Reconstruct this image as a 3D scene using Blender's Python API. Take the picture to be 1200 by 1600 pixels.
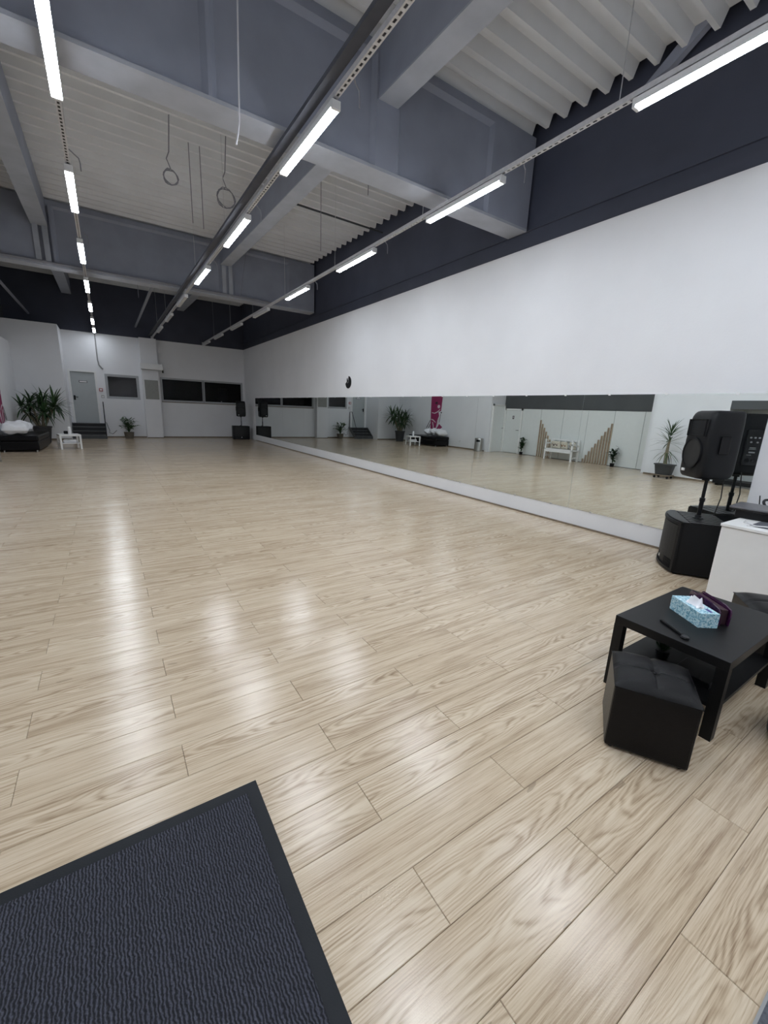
import bpy, bmesh, math, random
from mathutils import Vector, Matrix
PI = math.pi
random.seed(7)
for o in list(bpy.data.objects): bpy.data.objects.remove(o)
scn = bpy.context.scene
COL = scn.collection

# ------------------------------------------------------------------ camera, world, exposure
CAM_H = 1.55
yaw, pitch, roll = math.radians(33.7346), math.radians(13.666), math.radians(2.473)
fwd = Vector((math.sin(yaw)*math.cos(pitch), math.cos(yaw)*math.cos(pitch), -math.sin(pitch)))
rt = Vector((math.cos(yaw), -math.sin(yaw), 0)); up = rt.cross(fwd)
R = math.cos(roll)*rt + math.sin(roll)*up
U = -math.sin(roll)*rt + math.cos(roll)*up
cam_d = bpy.data.cameras.new('camera'); cam = bpy.data.objects.new('camera', cam_d); COL.objects.link(cam)
cam_d.sensor_fit = 'VERTICAL'; cam_d.sensor_height = 36.0; cam_d.lens = 644.8/1600*36
cam_d.clip_start = 0.02; cam_d.clip_end = 200
M = Matrix((R, U, -fwd)).transposed().to_4x4(); M.translation = Vector((0, 0, CAM_H))
cam.matrix_world = M
scn.camera = cam
w = bpy.data.worlds.new('world'); scn.world = w; w.use_nodes = True
w.node_tree.nodes['Background'].inputs[0].default_value = (0.5, 0.55, 0.65, 1)
w.node_tree.nodes['Background'].inputs[1].default_value = 0.0
scn.view_settings.view_transform = 'Standard'; scn.view_settings.look = 'None'
scn.view_settings.gamma = 1; scn.view_settings.use_curve_mapping = False
scn.view_settings.exposure = 0.0
LAMP_STRENGTH = 77.0

# ------------------------------------------------------------------ materials
class NT:
    def __init__(s, name):
        s.m = bpy.data.materials.new(name); s.m.use_nodes = True
        s.t = s.m.node_tree; s.b = s.t.nodes['Principled BSDF']; s.out = s.t.nodes['Material Output']
    def node(s, typ, **kw):
        n = s.t.nodes.new(typ)
        for k, v in kw.items(): setattr(n, k, v)
        return n
    def link(s, a, b): s.t.links.new(a, b)
    def put(s, sock, v):
        if hasattr(v, 'is_linked') or hasattr(v, 'links'): s.link(v, sock)
        else: sock.default_value = v
    def math(s, op, a, b=0.0, c=None):
        n = s.node('ShaderNodeMath', operation=op)
        s.put(n.inputs[0], a); s.put(n.inputs[1], b)
        if c is not None: s.put(n.inputs[2], c)
        return n.outputs[0]
    def xyz(s, x, y, z):
        n = s.node('ShaderNodeCombineXYZ')
        for i, v in enumerate((x, y, z)): s.put(n.inputs[i], v)
        return n.outputs[0]
    def noise(s, vec, scale, detail=3, rough=.5, dist=0.):
        n = s.node('ShaderNodeTexNoise'); s.link(vec, n.inputs['Vector'])
        n.inputs['Scale'].default_value = scale; n.inputs['Detail'].default_value = detail
        n.inputs['Roughness'].default_value = rough; n.inputs['Distortion'].default_value = dist
        return n.outputs['Fac']
    def ramp(s, fac, stops):
        n = s.node('ShaderNodeValToRGB'); s.put(n.inputs[0], fac)
        e = n.color_ramp.elements
        while len(e) < len(stops): e.new(0.5)
        for k, (p, c) in enumerate(stops):
            e[k].position = p; e[k].color = (*c, 1) if len(c) == 3 else c
        return n.outputs[0]
    def mix(s, f, a, b, mode='MIX'):
        n = s.node('ShaderNodeMix', data_type='RGBA', blend_type=mode)
        s.put(n.inputs[0], f); s.put(n.inputs[6], a if not isinstance(a, tuple) else (*a[:3], 1)); s.put(n.inputs[7], b if not isinstance(b, tuple) else (*b[:3], 1))
        return n.outputs[2]
    def bump(s, h, strength, dist=.01):
        n = s.node('ShaderNodeBump'); s.link(h, n.inputs['Height'])
        n.inputs['Strength'].default_value = strength; n.inputs['Distance'].default_value = dist
        s.link(n.outputs[0], s.b.inputs['Normal'])
def mat(name, col, rough=.5, metal=0., var=.06, scale=8., bump=0., bscale=120., spec=.5, coat=0.):
    t = NT(name); b = t.b
    b.inputs['Roughness'].default_value = rough; b.inputs['Metallic'].default_value = metal
    b.inputs['Specular IOR Level'].default_value = spec; b.inputs['Coat Weight'].default_value = coat
    tc = t.node('ShaderNodeTexCoord').outputs['Object']
    n = t.noise(tc, scale, 4)
    lo = tuple(c*(1-var) for c in col); hi = tuple(min(1, c*(1+var)) for c in col)
    t.link(t.ramp(n, [(.3, lo), (.7, hi)]), b.inputs['Base Color'])
    if bump: t.bump(t.noise(tc, bscale, 3), bump, .004)
    return t.m
MT = {}
MT['wall'] = mat('white_plaster', (.80, .805, .83), .75, var=.025, scale=1.2, bump=.35, bscale=45)
MT['navy'] = mat('navy_ceiling_paint', (.050, .056, .085), .6, var=.14, scale=1.5, bump=.2, bscale=30)
MT['girder'] = mat('slate_concrete_paint', (.26, .28, .345), .55, var=.1, scale=2, bump=.2, bscale=30)
MT['girder_bounce'] = mat('bounce_lit_concrete', (.36, .38, .43), .55, var=.1, scale=3, bump=.2, bscale=30)  # girder colour lightened to stand for light bounced off the floor
MT['sheet'] = mat('grey_roof_sheet', (.70, .715, .735), .5, var=.05, scale=2)
MT['greywall'] = mat('dark_grey_paint', (.075, .08, .085), .6, var=.06, scale=2)
MT['metal'] = mat('galvanised_steel', (.62, .63, .65), .42, .75, var=.08, scale=30)
MT['darkmetal'] = mat('dark_steel', (.045, .048, .055), .45, .4)
MT['traypaint'] = mat('navy_tray_paint', (.06, .065, .085), .7, var=.1)
MT['rail'] = mat('zinc_rail', (.60, .60, .63), .5, .15, var=.08, scale=30)
MT['housing'] = mat('white_lamp_housing', (.75, .76, .78), .35, var=.02)
MT['skirt'] = mat('brown_skirting', (.20, .155, .11), .5, var=.2, scale=14)
MT['black'] = mat('black_plastic', (.0045, .005, .0065), .45, var=.1, bump=.25, bscale=350, spec=.28)
MT['blackgloss'] = mat('black_gloss', (.004, .004, .005), .22, var=.1, spec=.35)
MT['grille'] = mat('black_grille', (.010, .010, .011), .5, .2, var=.3, scale=300, bump=.6, bscale=600)
MT['tableblack'] = mat('black_lacquer_foil', (.006, .006, .0065), .42, var=.12, scale=20, spec=.25)
MT['leather'] = mat('black_leather', (.003, .003, .004), .33, var=.2, scale=30, bump=.3, bscale=240, spec=.22)
MT['white'] = mat('white_foil', (.86, .86, .85), .4, var=.015)
MT['whiteplastic'] = mat('white_plastic', (.8, .8, .8), .35, var=.02)
MT['pillow'] = mat('shiny_white_fabric', (.82, .82, .84), .35, var=.04, bump=.2, bscale=60)
MT['doorgrey'] = mat('grey_door_paint', (.42, .45, .46), .45, var=.02)
MT['frame'] = mat('grey_window_frame', (.40, .41, .43), .4, var=.04)
MT['panel'] = mat('white_panel', (.76, .785, .775), .35, var=.015)
MT['slat'] = mat('oak_slat', (.27, .19, .125), .5, var=.22, scale=20)
MT['slat_lit'] = mat('lit_side_oak', (.70, .61, .49), .5, var=.1, scale=20)  # slat colour lightened for the side that catches the light
MT['leaf'] = mat('yucca_leaf', (.045, .10, .035), .4, var=.45, scale=4)
MT['leafdry'] = mat('yellow_leaf', (.22, .22, .10), .5, var=.3, scale=4)
MT['leafdark'] = mat('dark_leaf', (.02, .055, .02), .4, var=.4, scale=5)
MT['trunk'] = mat('yucca_trunk', (.23, .20, .14), .8, var=.35, scale=25, bump=.6, bscale=60)
MT['pot'] = mat('anthracite_pot', (.04, .042, .045), .55, var=.1)
MT['basket'] = mat('woven_basket', (.13, .115, .09), .8, var=.4, scale=40, bump=.7, bscale=90)
MT['soil'] = mat('soil', (.03, .022, .015), .9, var=.4, scale=40, bump=.8, bscale=60)
MT['magenta'] = mat('magenta_print', (.30, .018, .10), .5, var=.08)
MT['darkprint'] = mat('dark_print', (.035, .012, .02), .5)
MT['paleprint'] = mat('pale_print', (.72, .62, .66), .5)
MT['steelbin'] = mat('brushed_steel', (.48, .47, .45), .3, .9, var=.12, scale=3)
MT['notice'] = mat('speckled_board', (.29, .295, .28), .7, var=.28, scale=60)
MT['blind'] = mat('grey_blind', (.16, .145, .15), .7, var=.05)
MT['red'] = mat('red_plastic', (.35, .02, .025), .4)
MT['cushion'] = mat('cream_cushion', (.60, .55, .45), .8, var=.12, scale=20)
MT['brown'] = mat('brown_print', (.25, .12, .06), .8)
MT['rubber'] = mat('rubber_edge', (.014, .016, .020), .6, var=.1, bump=.2, bscale=200, spec=.25)
MT['greymat'] = mat('grey_fabric', (.10, .105, .125), .9, var=.25, scale=120, bump=.6, bscale=500)
MT['laptop'] = mat('grey_laptop', (.16, .16, .17), .4, .5, var=.05)
MT['purple'] = mat('purple_gloss', (.045, .006, .045), .12, var=.3, coat=.6)
MT['cable_w'] = mat('white_cable', (.7, .7, .7), .5)
MT['cable_b'] = mat('black_cable', (.01, .01, .01), .5)
MT['cord'] = mat('grey_cord', (.62, .62, .66), .6)
MT['conduit'] = mat('painted_conduit', (.22, .225, .26), .5)
MT['tissue'] = mat('tissue_paper', (.88, .88, .92), .8, var=.02)
MT['ink'] = mat('violet_ink', (.06, .04, .25), .5)
MT['gum'] = mat('grey_gum', (.3, .3, .3), .6)

def emis(name, col, s):
    t = NT(name); t.b.inputs['Base Color'].default_value = (.9, .9, .9, 1)
    t.b.inputs['Emission Color'].default_value = (*col, 1); t.b.inputs['Emission Strength'].default_value = s
    return t.m
MT['led'] = emis('lit_opal_diffuser', (.86, .925, 1.0), LAMP_STRENGTH)
MT['led_dim'] = emis('dimmer_opal_diffuser', (.86, .925, 1.0), LAMP_STRENGTH*.42)  # strength cut so the far wall comes out darker, not for lamp age
MT['led_mid'] = emis('slightly_dim_opal_diffuser', (.86, .925, 1.0), LAMP_STRENGTH*.85)
MT['opal'] = mat('unlit_opal_diffuser', (.55, .56, .58), .4, var=.02)

t = NT('mirror_silver')
t.b.inputs['Metallic'].default_value = 1; t.b.inputs['Roughness'].default_value = 0.0
t.link(t.ramp(t.noise(t.node('ShaderNodeTexCoord').outputs['Object'], .6, 2), [(.3, (.87, .915, .90)), (.7, (.88, .925, .91))]), t.b.inputs['Base Color'])
MT['mirror'] = t.m
t = NT('window_glass')
t.b.inputs['Base Color'].default_value = (.75, .78, .8, 1); t.b.inputs['Transmission Weight'].default_value = 1
t.b.inputs['Roughness'].default_value = 0.0; t.b.inputs['IOR'].default_value = 1.13
MT['glass'] = t.m
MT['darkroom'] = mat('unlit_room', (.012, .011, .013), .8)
MT['stepmetal'] = mat('grey_step_steel', (.11, .115, .12), .5, .2)

# laminate floor: plank ids come from the true plank grid of the floor
PW, PL, PX0, PY0 = 0.12803*CAM_H, 0.77803*CAM_H, 0.48296*CAM_H, 0.4161*CAM_H
t = NT('oak_laminate')
pos = t.node('ShaderNodeNewGeometry').outputs['Position']
sp = t.node('ShaderNodeSeparateXYZ'); t.link(pos, sp.inputs[0]); X, Y = sp.outputs[0], sp.outputs[1]
ry = t.math('DIVIDE', t.math('SUBTRACT', Y, PY0), PW); row = t.math('FLOOR', ry)
par = t.math('FLOORED_MODULO', row, 2.0)
xs = t.math('SUBTRACT', t.math('DIVIDE', t.math('SUBTRACT', X, PX0), PL), t.math('MULTIPLY', par, .5)); colm = t.math('FLOOR', xs)
u_ = t.math('MULTIPLY', t.math('FRACT', xs), PL); v_ = t.math('MULTIPLY', t.math('SUBTRACT', t.math('FRACT', ry), .5), PW)
wn = t.node('ShaderNodeTexWhiteNoise', noise_dimensions='2D'); t.link(t.xyz(colm, row, 0.0), wn.inputs['Vector'])
sr = t.node('ShaderNodeSeparateColor'); t.link(wn.outputs['Color'], sr.inputs[0]); r1, r2, r3 = sr.outputs
ub = t.math('ADD', u_, t.math('MULTIPLY', r1, 37.0)); vb = t.math('ADD', v_, t.math('MULTIPLY', r2, 11.0)); zb = t.math('MULTIPLY', r3, 19.0)
base = t.noise(t.xyz(t.math('MULTIPLY', ub, .7), t.math('MULTIPLY', vb, 12.0), zb), 2.2, 5, .55, .25)
fine = t.noise(t.xyz(t.math('MULTIPLY', ub, 1.7), t.math('MULTIPLY', vb, 95.0), zb), 2.0, 4, .65, .15)
wob = t.noise(t.xyz(t.math('MULTIPLY', ub, 1.3), t.math('MULTIPLY', vb, 5.0), zb), 1.6, 3)
q = t.math('ADD', t.math('DIVIDE', v_, .05), t.math('MULTIPLY', t.math('SUBTRACT', r2, .5), 1.6))
q2 = t.math('MULTIPLY', q, q)
arch = t.math('ADD', t.math('ADD', t.math('MULTIPLY', q2, .42), t.math('MULTIPLY', t.math('MULTIPLY', u_, t.math('SIGN', t.math('SUBTRACT', r3, .5))), 1.1)), t.math('MULTIPLY', wob, 1.5))
rings = t.math('POWER', t.math('ADD', t.math('MULTIPLY', t.math('SINE', t.math('MULTIPLY', arch, 27.0)), .5), .5), .7)
pore = t.noise(t.xyz(t.math('MULTIPLY', ub, 5.0), t.math('MULTIPLY', vb, 210.0), zb), 2.0, 3, .6, .1)
cmask = t.math('MULTIPLY', t.math('GREATER_THAN', r1, .35), t.math('SUBTRACT', 1.0, t.math('MINIMUM', 1.0, t.math('MULTIPLY', q2, .22))))
cmask = t.math('MAXIMUM', cmask, .12)
grain = t.math('ADD', t.math('MULTIPLY', base, .48), t.math('ADD', t.math('MULTIPLY', fine, .46), t.math('MULTIPLY', t.math('MULTIPLY', t.math('SUBTRACT', rings, .5), cmask), .15)))
grain = t.math('SUBTRACT', grain, t.math('MULTIPLY', t.math('MAXIMUM', t.math('SUBTRACT', pore, .54), 0.0), .55))
grain = t.math('ADD', grain, t.math('MULTIPLY', t.math('SUBTRACT', r3, .5), .05))
wood = t.ramp(grain, [(.27, (.30, .210, .138)), (.39, (.475, .365, .252)), (.48, (.60, .482, .348)), (.61, (.70, .592, .45))])
knot = t.noise(t.xyz(t.math('MULTIPLY', ub, 2.0), t.math('MULTIPLY', vb, 7.0), zb), 2.3, 2)
wood = t.mix(t.math('MULTIPLY', t.math('GREATER_THAN', knot, .735), .35), wood, (.16, .12, .085))
t.link(wood, t.b.inputs['Base Color'])
smear = t.noise(pos, 1.3, 3)
t.link(t.math('ADD', .095, t.math('ADD', t.math('MULTIPLY', fine, .09), t.math('MULTIPLY', smear, .05))), t.b.inputs['Roughness'])
t.b.inputs['Specular IOR Level'].default_value = .5
t.bump(t.math('ADD', fine, t.math('MULTIPLY', t.noise(pos, 230, 2), .6)), .16, .002)
MT['wood'] = t.m
MT['joint'] = mat('plank_joint', (.055, .040, .028), .7)

# ribbed entrance mat
t = NT('ribbed_mat'); tc = t.node('ShaderNodeTexCoord').outputs['Object']
s_ = t.node('ShaderNodeSeparateXYZ'); t.link(tc, s_.inputs[0])
wobm = t.noise(tc, 55, 2)
ribs = t.math('SINE', t.math('ADD', t.math('MULTIPLY', s_.outputs[0], 620.0), t.math('ADD', t.math('MULTIPLY', wobm, 9.0), t.math('MULTIPLY', t.math('SINE', t.math('MULTIPLY', s_.outputs[1], 300.0)), .35))))
hh = t.math('MULTIPLY', t.math('ADD', ribs, 1.0), t.noise(t.xyz(t.math('MULTIPLY', s_.outputs[0], 1.0), t.math('MULTIPLY', s_.outputs[1], .55), 0.0), 260, 2))
t.link(t.ramp(hh, [(.15, (.008, .009, .015)), (.9, (.075, .08, .11))]), t.b.inputs['Base Color'])
t.b.inputs['Roughness'].default_value = .85; t.bump(hh, .9, .006)
MT['ribmat'] = t.m
# tissue box print: blue mosaic
t = NT('blue_mosaic_print'); tc = t.node('ShaderNodeTexCoord').outputs['Object']
vo = t.node('ShaderNodeTexVoronoi', distance='CHEBYCHEV'); t.link(tc, vo.inputs['Vector']); vo.inputs['Scale'].default_value = 130; vo.inputs['Randomness'].default_value = .35
sv = t.node('ShaderNodeSeparateColor'); t.link(vo.outputs['Color'], sv.inputs[0])
t.link(t.ramp(sv.outputs[0], [(0, (.10, .30, .42)), (.3, (.28, .55, .68)), (.6, (.50, .74, .82)), (1, (.72, .86, .90))]), t.b.inputs['Base Color'])
t.b.inputs['Roughness'].default_value = .4
MT['mosaic'] = t.m

# ------------------------------------------------------------------ mesh helpers
class MB:
    def __init__(s): s.v = []; s.f = []
    def add(s, vs, fs):
        k = len(s.v); s.v += [tuple(p) for p in vs]; s.f += [tuple(i+k for i in f) for f in fs]; return s
    def box(s, x0, x1, y0, y1, z0, z1):
        return s.add([(x0,y0,z0),(x1,y0,z0),(x1,y1,z0),(x0,y1,z0),(x0,y0,z1),(x1,y0,z1),(x1,y1,z1),(x0,y1,z1)],
                     [(0,3,2,1),(4,5,6,7),(0,1,5,4),(1,2,6,5),(2,3,7,6),(3,0,4,7)])
    def cbox(s, x0, x1, y0, y1, z0, z1, c):
        """box with chamfered edges"""
        P = []; 
        for sx, x in ((-1,x0),(1,x1)):
            for sy, y in ((-1,y0),(1,y1)):
                for sz, z in ((-1,z0),(1,z1)):
                    P.append((sx,sy,sz,x,y,z))
        bm = bmesh.new(); bmesh.ops.create_cube(bm, size=1)
        for v in bm.verts:
            v.co = Vector((x0 if v.co.x<0 else x1, y0 if v.co.y<0 else y1, z0 if v.co.z<0 else z1))
        bmesh.ops.bevel(bm, geom=bm.edges[:], offset=c, segments=2, affect='EDGES', profile=.5)
        bm.verts.index_update()
        s.add([v.co for v in bm.verts], [[v.index for v in f.verts] for f in bm.faces]); bm.free(); return s
    def quad(s, a, b, c, d): return s.add([a,b,c,d], [(0,1,2,3)])
    def prism(s, pts, z0, z1):
        n = len(pts)
        return s.add([(x,y,z0) for x,y in pts]+[(x,y,z1) for x,y in pts],
                     [tuple(range(n-1,-1,-1)), tuple(range(n,2*n))]+[(i,(i+1)%n,n+(i+1)%n,n+i) for i in range(n)])
    def extr(s, pts3, d):
        """extrude a planar 3D polygon by vector d"""
        n = len(pts3); d = Vector(d)
        return s.add([Vector(p) for p in pts3]+[Vector(p)+d for p in pts3],
                     [tuple(range(n-1,-1,-1)), tuple(range(n,2*n))]+[(i,(i+1)%n,n+(i+1)%n,n+i) for i in range(n)])
    def tube(s, pts, r, n=8, cap=True):
        pts = [Vector(p) for p in pts]; rr = r if isinstance(r,(list,tuple)) else [r]*len(pts)
        k = len(s.v); prev = None
        for i, p in enumerate(pts):
            d = (pts[min(i+1,len(pts)-1)]-pts[max(i-1,0)]).normalized()
            a = prev if prev is not None else (Vector((0,0,1)) if abs(d.z)<.9 else Vector((1,0,0)))
            x = (a - d*a.dot(d)).normalized(); prev = x; y = d.cross(x)
            for j in range(n):
                an = 2*PI*j/n; s.v.append(tuple(p+(x*math.cos(an)+y*math.sin(an))*rr[i]))
        for i in range(len(pts)-1):
            for j in range(n):
                s.f.append((k+i*n+j, k+i*n+(j+1)%n, k+(i+1)*n+(j+1)%n, k+(i+1)*n+j))
        if cap:
            s.f.append(tuple(k+j for j in range(n-1,-1,-1))); e = k+(len(pts)-1)*n; s.f.append(tuple(e+j for j in range(n)))
        return s
    def lathe(s, prof, n=24, c=(0,0,0)):
        k = len(s.v)
        for r, z in prof:
            for j in range(n):
                a = 2*PI*j/n; s.v.append((c[0]+r*math.cos(a), c[1]+r*math.sin(a), c[2]+z))
        m = len(prof)
        for i in range(m-1):
            for j in range(n): s.f.append((k+i*n+j, k+i*n+(j+1)%n, k+(i+1)*n+(j+1)%n, k+(i+1)*n+j))
        s.f.append(tuple(k+j for j in range(n-1,-1,-1))); s.f.append(tuple(k+(m-1)*n+j for j in range(n)))
        return s
    def build(s, name, m, parent=None, loc=(0,0,0), smooth=False):
        me = bpy.data.meshes.new(name); me.from_pydata(s.v, [], s.f); me.update()
        bm = bmesh.new(); bm.from_mesh(me); bmesh.ops.recalc_face_normals(bm, faces=bm.faces[:]); bm.to_mesh(me); bm.free()
        me.materials.append(MT[m] if isinstance(m, str) else m)
        if smooth:
            me.polygons.foreach_set('use_smooth', [True]*len(me.polygons))
            try: me.set_sharp_from_angle(angle=math.radians(40))
            except Exception: pass
        o = bpy.data.objects.new(name, me); COL.objects.link(o); o.location = loc
        if parent: o.parent = parent
        return o
def tag(o, label, cat, group=None):
    o['label'] = label; o['category'] = cat
    if group: o['group'] = group
    return o
def thing(name, label, cat, loc=(0,0,0), rz=0., group=None):
    o = bpy.data.objects.new(name, None); COL.objects.link(o); o.empty_display_size = .1
    o.location = loc; o.rotation_euler = (0,0,rz); return tag(o, label, cat, group)
def struct(o, label=None):
    o['kind'] = 'structure'
    if label: o['label'] = label
    return o
def put(src, parent, loc=None, mw=None):
    c = src.copy(); COL.objects.link(c); c.parent = parent
    if loc is not None: c.location = loc
    if mw is not None: c.matrix_local = mw
    return c
def copy_tree(o, parent=None):
    c = o.copy(); COL.objects.link(c); c.parent = parent
    for ch in list(o.children): copy_tree(ch, c)
    return c
ORD = ['first','second','third','fourth','fifth','sixth','seventh','eighth','ninth','tenth']

# ------------------------------------------------------------------ room constants
XR, XL, XP, XN = 5.72, -2.6, -3.5, -2.5      # mirror wall, left wall, panel recess, near left wall
YF, YB = 21.2, -2.6
ZW = 4.11
def roofz(y): return 5.52 + .0265*(y-3.2)

# ------------------------------------------------------------------ floor and planks
floor = struct(MB().box(XP-.3, XR+.3, YB-.2, YF+2.4, -.06, -.008).build('floor', 'joint'), 'oak-look laminate floor with staggered planks')
def proj(p):
    v = Vector(p)-Vector((0,0,CAM_H)); d = v.dot(fwd)
    if d < .15: return None
    return 600+644.8*v.dot(R)/d, 800-644.8*v.dot(U)/d, d
CH = .0018; GAP = .0007
def plank_geo(x0, x1, y0, y1):
    x0 += GAP; x1 -= GAP; y0 += GAP; y1 -= GAP; c = CH; z = -.002
    v = [(x0+c,y0+c,0),(x1-c,y0+c,0),(x1-c,y1-c,0),(x0+c,y1-c,0),(x0,y0,z),(x1,y0,z),(x1,y1,z),(x0,y1,z),
         (x0,y0,-.008),(x1,y0,-.008),(x1,y1,-.008),(x0,y1,-.008)]
    f = [(0,1,2,3)]
    for i in range(4):
        j = (i+1)%4; f += [(4+i,4+j,j,i),(8+i,8+j,4+j,4+i)]
    return v, f
planks = []
r0 = math.floor((YB-PY0)/PW); r_1 = math.ceil((YF-PY0)/PW)
for r in range(r0, r_1):
    off = PX0 + (r % 2)*PL/2
    c0 = math.floor((XP-off)/PL)
    for c in range(c0, c0+10):
        x0, y0 = off+c*PL, PY0+r*PW
        a, b = max(x0, XP), min(x0+PL, XR); d, e = max(y0, YB), min(y0+PW, YF)
        if b-a < .03 or e-d < .03: continue
        score = 0
        for fx in (.05, .3, .5, .7, .95):
            for fy in (.1, .9):
                p = proj((a+(b-a)*fx, d+(e-d)*fy, 0))
                if p and 0 < p[0] < 1200 and 0 < p[1] < 1600: score += 1/p[2]**3
        planks.append((score, a, b, d, e))
planks.sort(reverse=True)
full = None; rest = MB()
for k, (sc, a, b, d, e) in enumerate(planks):
    if k < 300 and sc > 0:
        if abs(b-a-PL) < 1e-4 and abs(e-d-PW) < 1e-4:
            if full is None:
                v, f = plank_geo(0, PL, 0, PW); full = MB().add(v, f).build('plank', 'wood', floor, (a, d, 0))
            else: put(full, floor, (a, d, 0))
        else:
            v, f = plank_geo(0, b-a, 0, e-d); MB().add(v, f).build('plank', 'wood', floor, (a, d, 0))
    else:
        rest.add(*plank_geo(a, b, d, e))
ro = rest.build('plank_field', 'wood', floor); ro['kind'] = 'stuff'

# ------------------------------------------------------------------ walls
struct(MB().box(XR, XR+.3, YB, YF+.3, 0, ZW).build('wall_right', 'wall'), 'long white plaster wall carrying the mirrors')
struct(MB().box(XR+.02, XR+.3, YB, YF+2.5, ZW, 6.5).box(XR-.012, XR+.02, YB, YF, ZW+.235, ZW+.255).build('wall_right_upper', 'navy'), 'dark navy wall band above the white mirror wall')
struct(MB().box(XR-.022, XR, YB, 19.49, 0, .022).build('baseboard_right', 'skirt'))
def wall_holes_y(name, m, x0, x1, y, z0, z1, holes, th=.25):
    """wall in a plane of constant y; holes are (x0,x1,z0,z1)"""
    mb = MB(); xs_ = sorted({x0, x1, *[h[0] for h in holes], *[h[1] for h in holes]})
    for a, b in zip(xs_[:-1], xs_[1:]):
        mid = (a+b)/2; hs = sorted([(h[2], h[3]) for h in holes if h[0] < mid < h[1]]); z = z0
        for h0, h1 in hs:
            if h0 > z: mb.box(a, b, y, y+th, z, h0)
            z = h1
        if z < z1: mb.box(a, b, y, y+th, z, z1)
    return struct(mb.build(name, m))
D1 = (-1.075, -.265, .585, 2.585); W1 = (.075, 1.285, 1.6, 2.58); W2 = (2.10, 5.62, 1.575, 2.60)
o = wall_holes_y('wall_far', 'wall', -1.2, XR, YF, 0, ZW, [D1, W1, W2]); o['label'] = 'white far wall with door and two windows'
struct(MB().box(1.40, 2.03, 20.9, YF, 0, ZW).build('wall_far_column', 'wall'), 'white column standing out of the far wall')
struct(MB().box(XL-.4, XR+.3, YF, YF+.3, ZW, 6.6).build('wall_far_upper', 'navy'))
struct(MB().box(XL-.45, -1.2, 19.9, YF+.25, 0, ZW).build('wall_far_wing', 'wall'), 'white wall block standing forward at the left of the far wall')
struct(MB().box(-1.2, 1.40, YF-.014, YF, 0, .05).box(2.03, XR, YF-.014, YF, 0, .05).box(XL, -1.2, 19.886, 19.9, 0, .05).box(1.4, 2.03, 20.888, 20.9, 0, .03).build('baseboard_far', 'skirt'))
struct(MB().box(XL-.25, XL, 13.15, 19.9, 0, 3.37).build('wall_left', 'wall'), 'white left wall with the dancer decal')
struct(MB().box(XL-.35, XL-.2, 12.9, YF+.3, 3.37, 6.5).box(XP-.2, XP-.05, YB, 13.2, 2.9, 6.5).build('wall_left_upper', 'greywall'))
struct(MB().box(XL, XL+.014, 13.15, 19.886, 0, .05).build('baseboard_left', 'skirt'))
struct(MB().box(XN-.25, XN, 4.45, 6.3, 0, 3.37).box(XN-.25, XN, YB, 3.0, 0, 3.37).box(XN-.25, XN, 3.0, 4.45, 2.02, 3.37).build('wall_left_near', 'wall'), 'white near left wall seen in the mirror')
struct(MB().box(XP, XN-.25, 6.3, 6.5, 0, 3.37).build('wall_left_return', 'wall'))
struct(MB().box(XN-1.6, XN-1.5, 2.4, 5.0, 0, 2.6).build('wall_left_side_room', 'panel'))
struct(MB().box(XN, XN+.014, YB, 3.0, 0, .05).box(XN, XN+.014, 4.45, 6.3, 0, .05).build('baseboard_left_near', 'skirt'))
struct(MB().box(XN-.27, XN+.01, 3.0, 4.45, 2.0, 2.22).build('trim_1', 'greywall'))
struct(MB().box(XP-.4, XR+.3, YB-.25, YB, 0, 6.5).build('wall_back', 'wall'))
struct(MB().box(XP-.2, XL, 12.95, 13.15, 0, 3.37).build('wall_left_jamb', 'wall'))
# panel recess, each panel its own piece
rec = struct(MB().box(XP-.2, XP-.03, 6.5, 12.95, 0, 3.0).build('wall_left_recess', 'greywall'), 'recessed wall clad in tall white panels')
pan_y = [6.52, 7.02, 8.02, 9.01, 10.02, 11.04, 11.97, 12.93]
for a, b in zip(pan_y[:-1], pan_y[1:]):
    if a > 11.9: continue
    MB().cbox(XP-.03, XP, a+.006, b-.006, .012, 1.91, .003).build('wall_panel', 'panel', rec)
struct(MB().box(XP-.03, XP+.03, 6.5, 12.95, 1.925, 3.0).build('trim_2', 'greywall'), 'dark grey band above the white panels')
# white door with icon in the recess
d3 = bpy.data.objects.new('door_3', None); COL.objects.link(d3); d3.location = (XP, 12.45, 0); struct(d3, 'white toilet door with a small dark icon')
MB().cbox(-.03, 0, -.40, .40, .01, 1.83, .004).build('leaf', 'panel', d3)
MB().box(-.03, .02, -.475, -.405, 0, 1.91).box(-.03, .02, .405, .475, 0, 1.91).box(-.03, .02, -.475, .475, 1.835, 1.91).build('door_frame', 'white', d3)
MB().tube([(0,-.34,1.0),(.05,-.34,1.0),(.05,-.24,1.0)], .009).build('handle', 'darkmetal', d3)
ic = MB().box(0, .004, -.045, .045, 1.47, 1.61).build('icon_plate', 'darkprint', d3)
pg = MB().lathe([(.012,0),(.012,.002)], 12).build('pictogram', 'white', ic)
pg.matrix_local = Matrix.Translation((.005, 0, 1.585)) @ Matrix.Rotation(PI/2, 4, 'Y')
pg = MB().prism([(-.012,-.03),(.012,-.03),(.02,.02),(-.02,.02)], 0, .002).build('pictogram', 'white', ic)
pg.matrix_local = Matrix.Translation((.005, 0, 1.54)) @ Matrix(((0,0,1,0),(1,0,0,0),(0,1,0,0),(0,0,0,1)))
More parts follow.
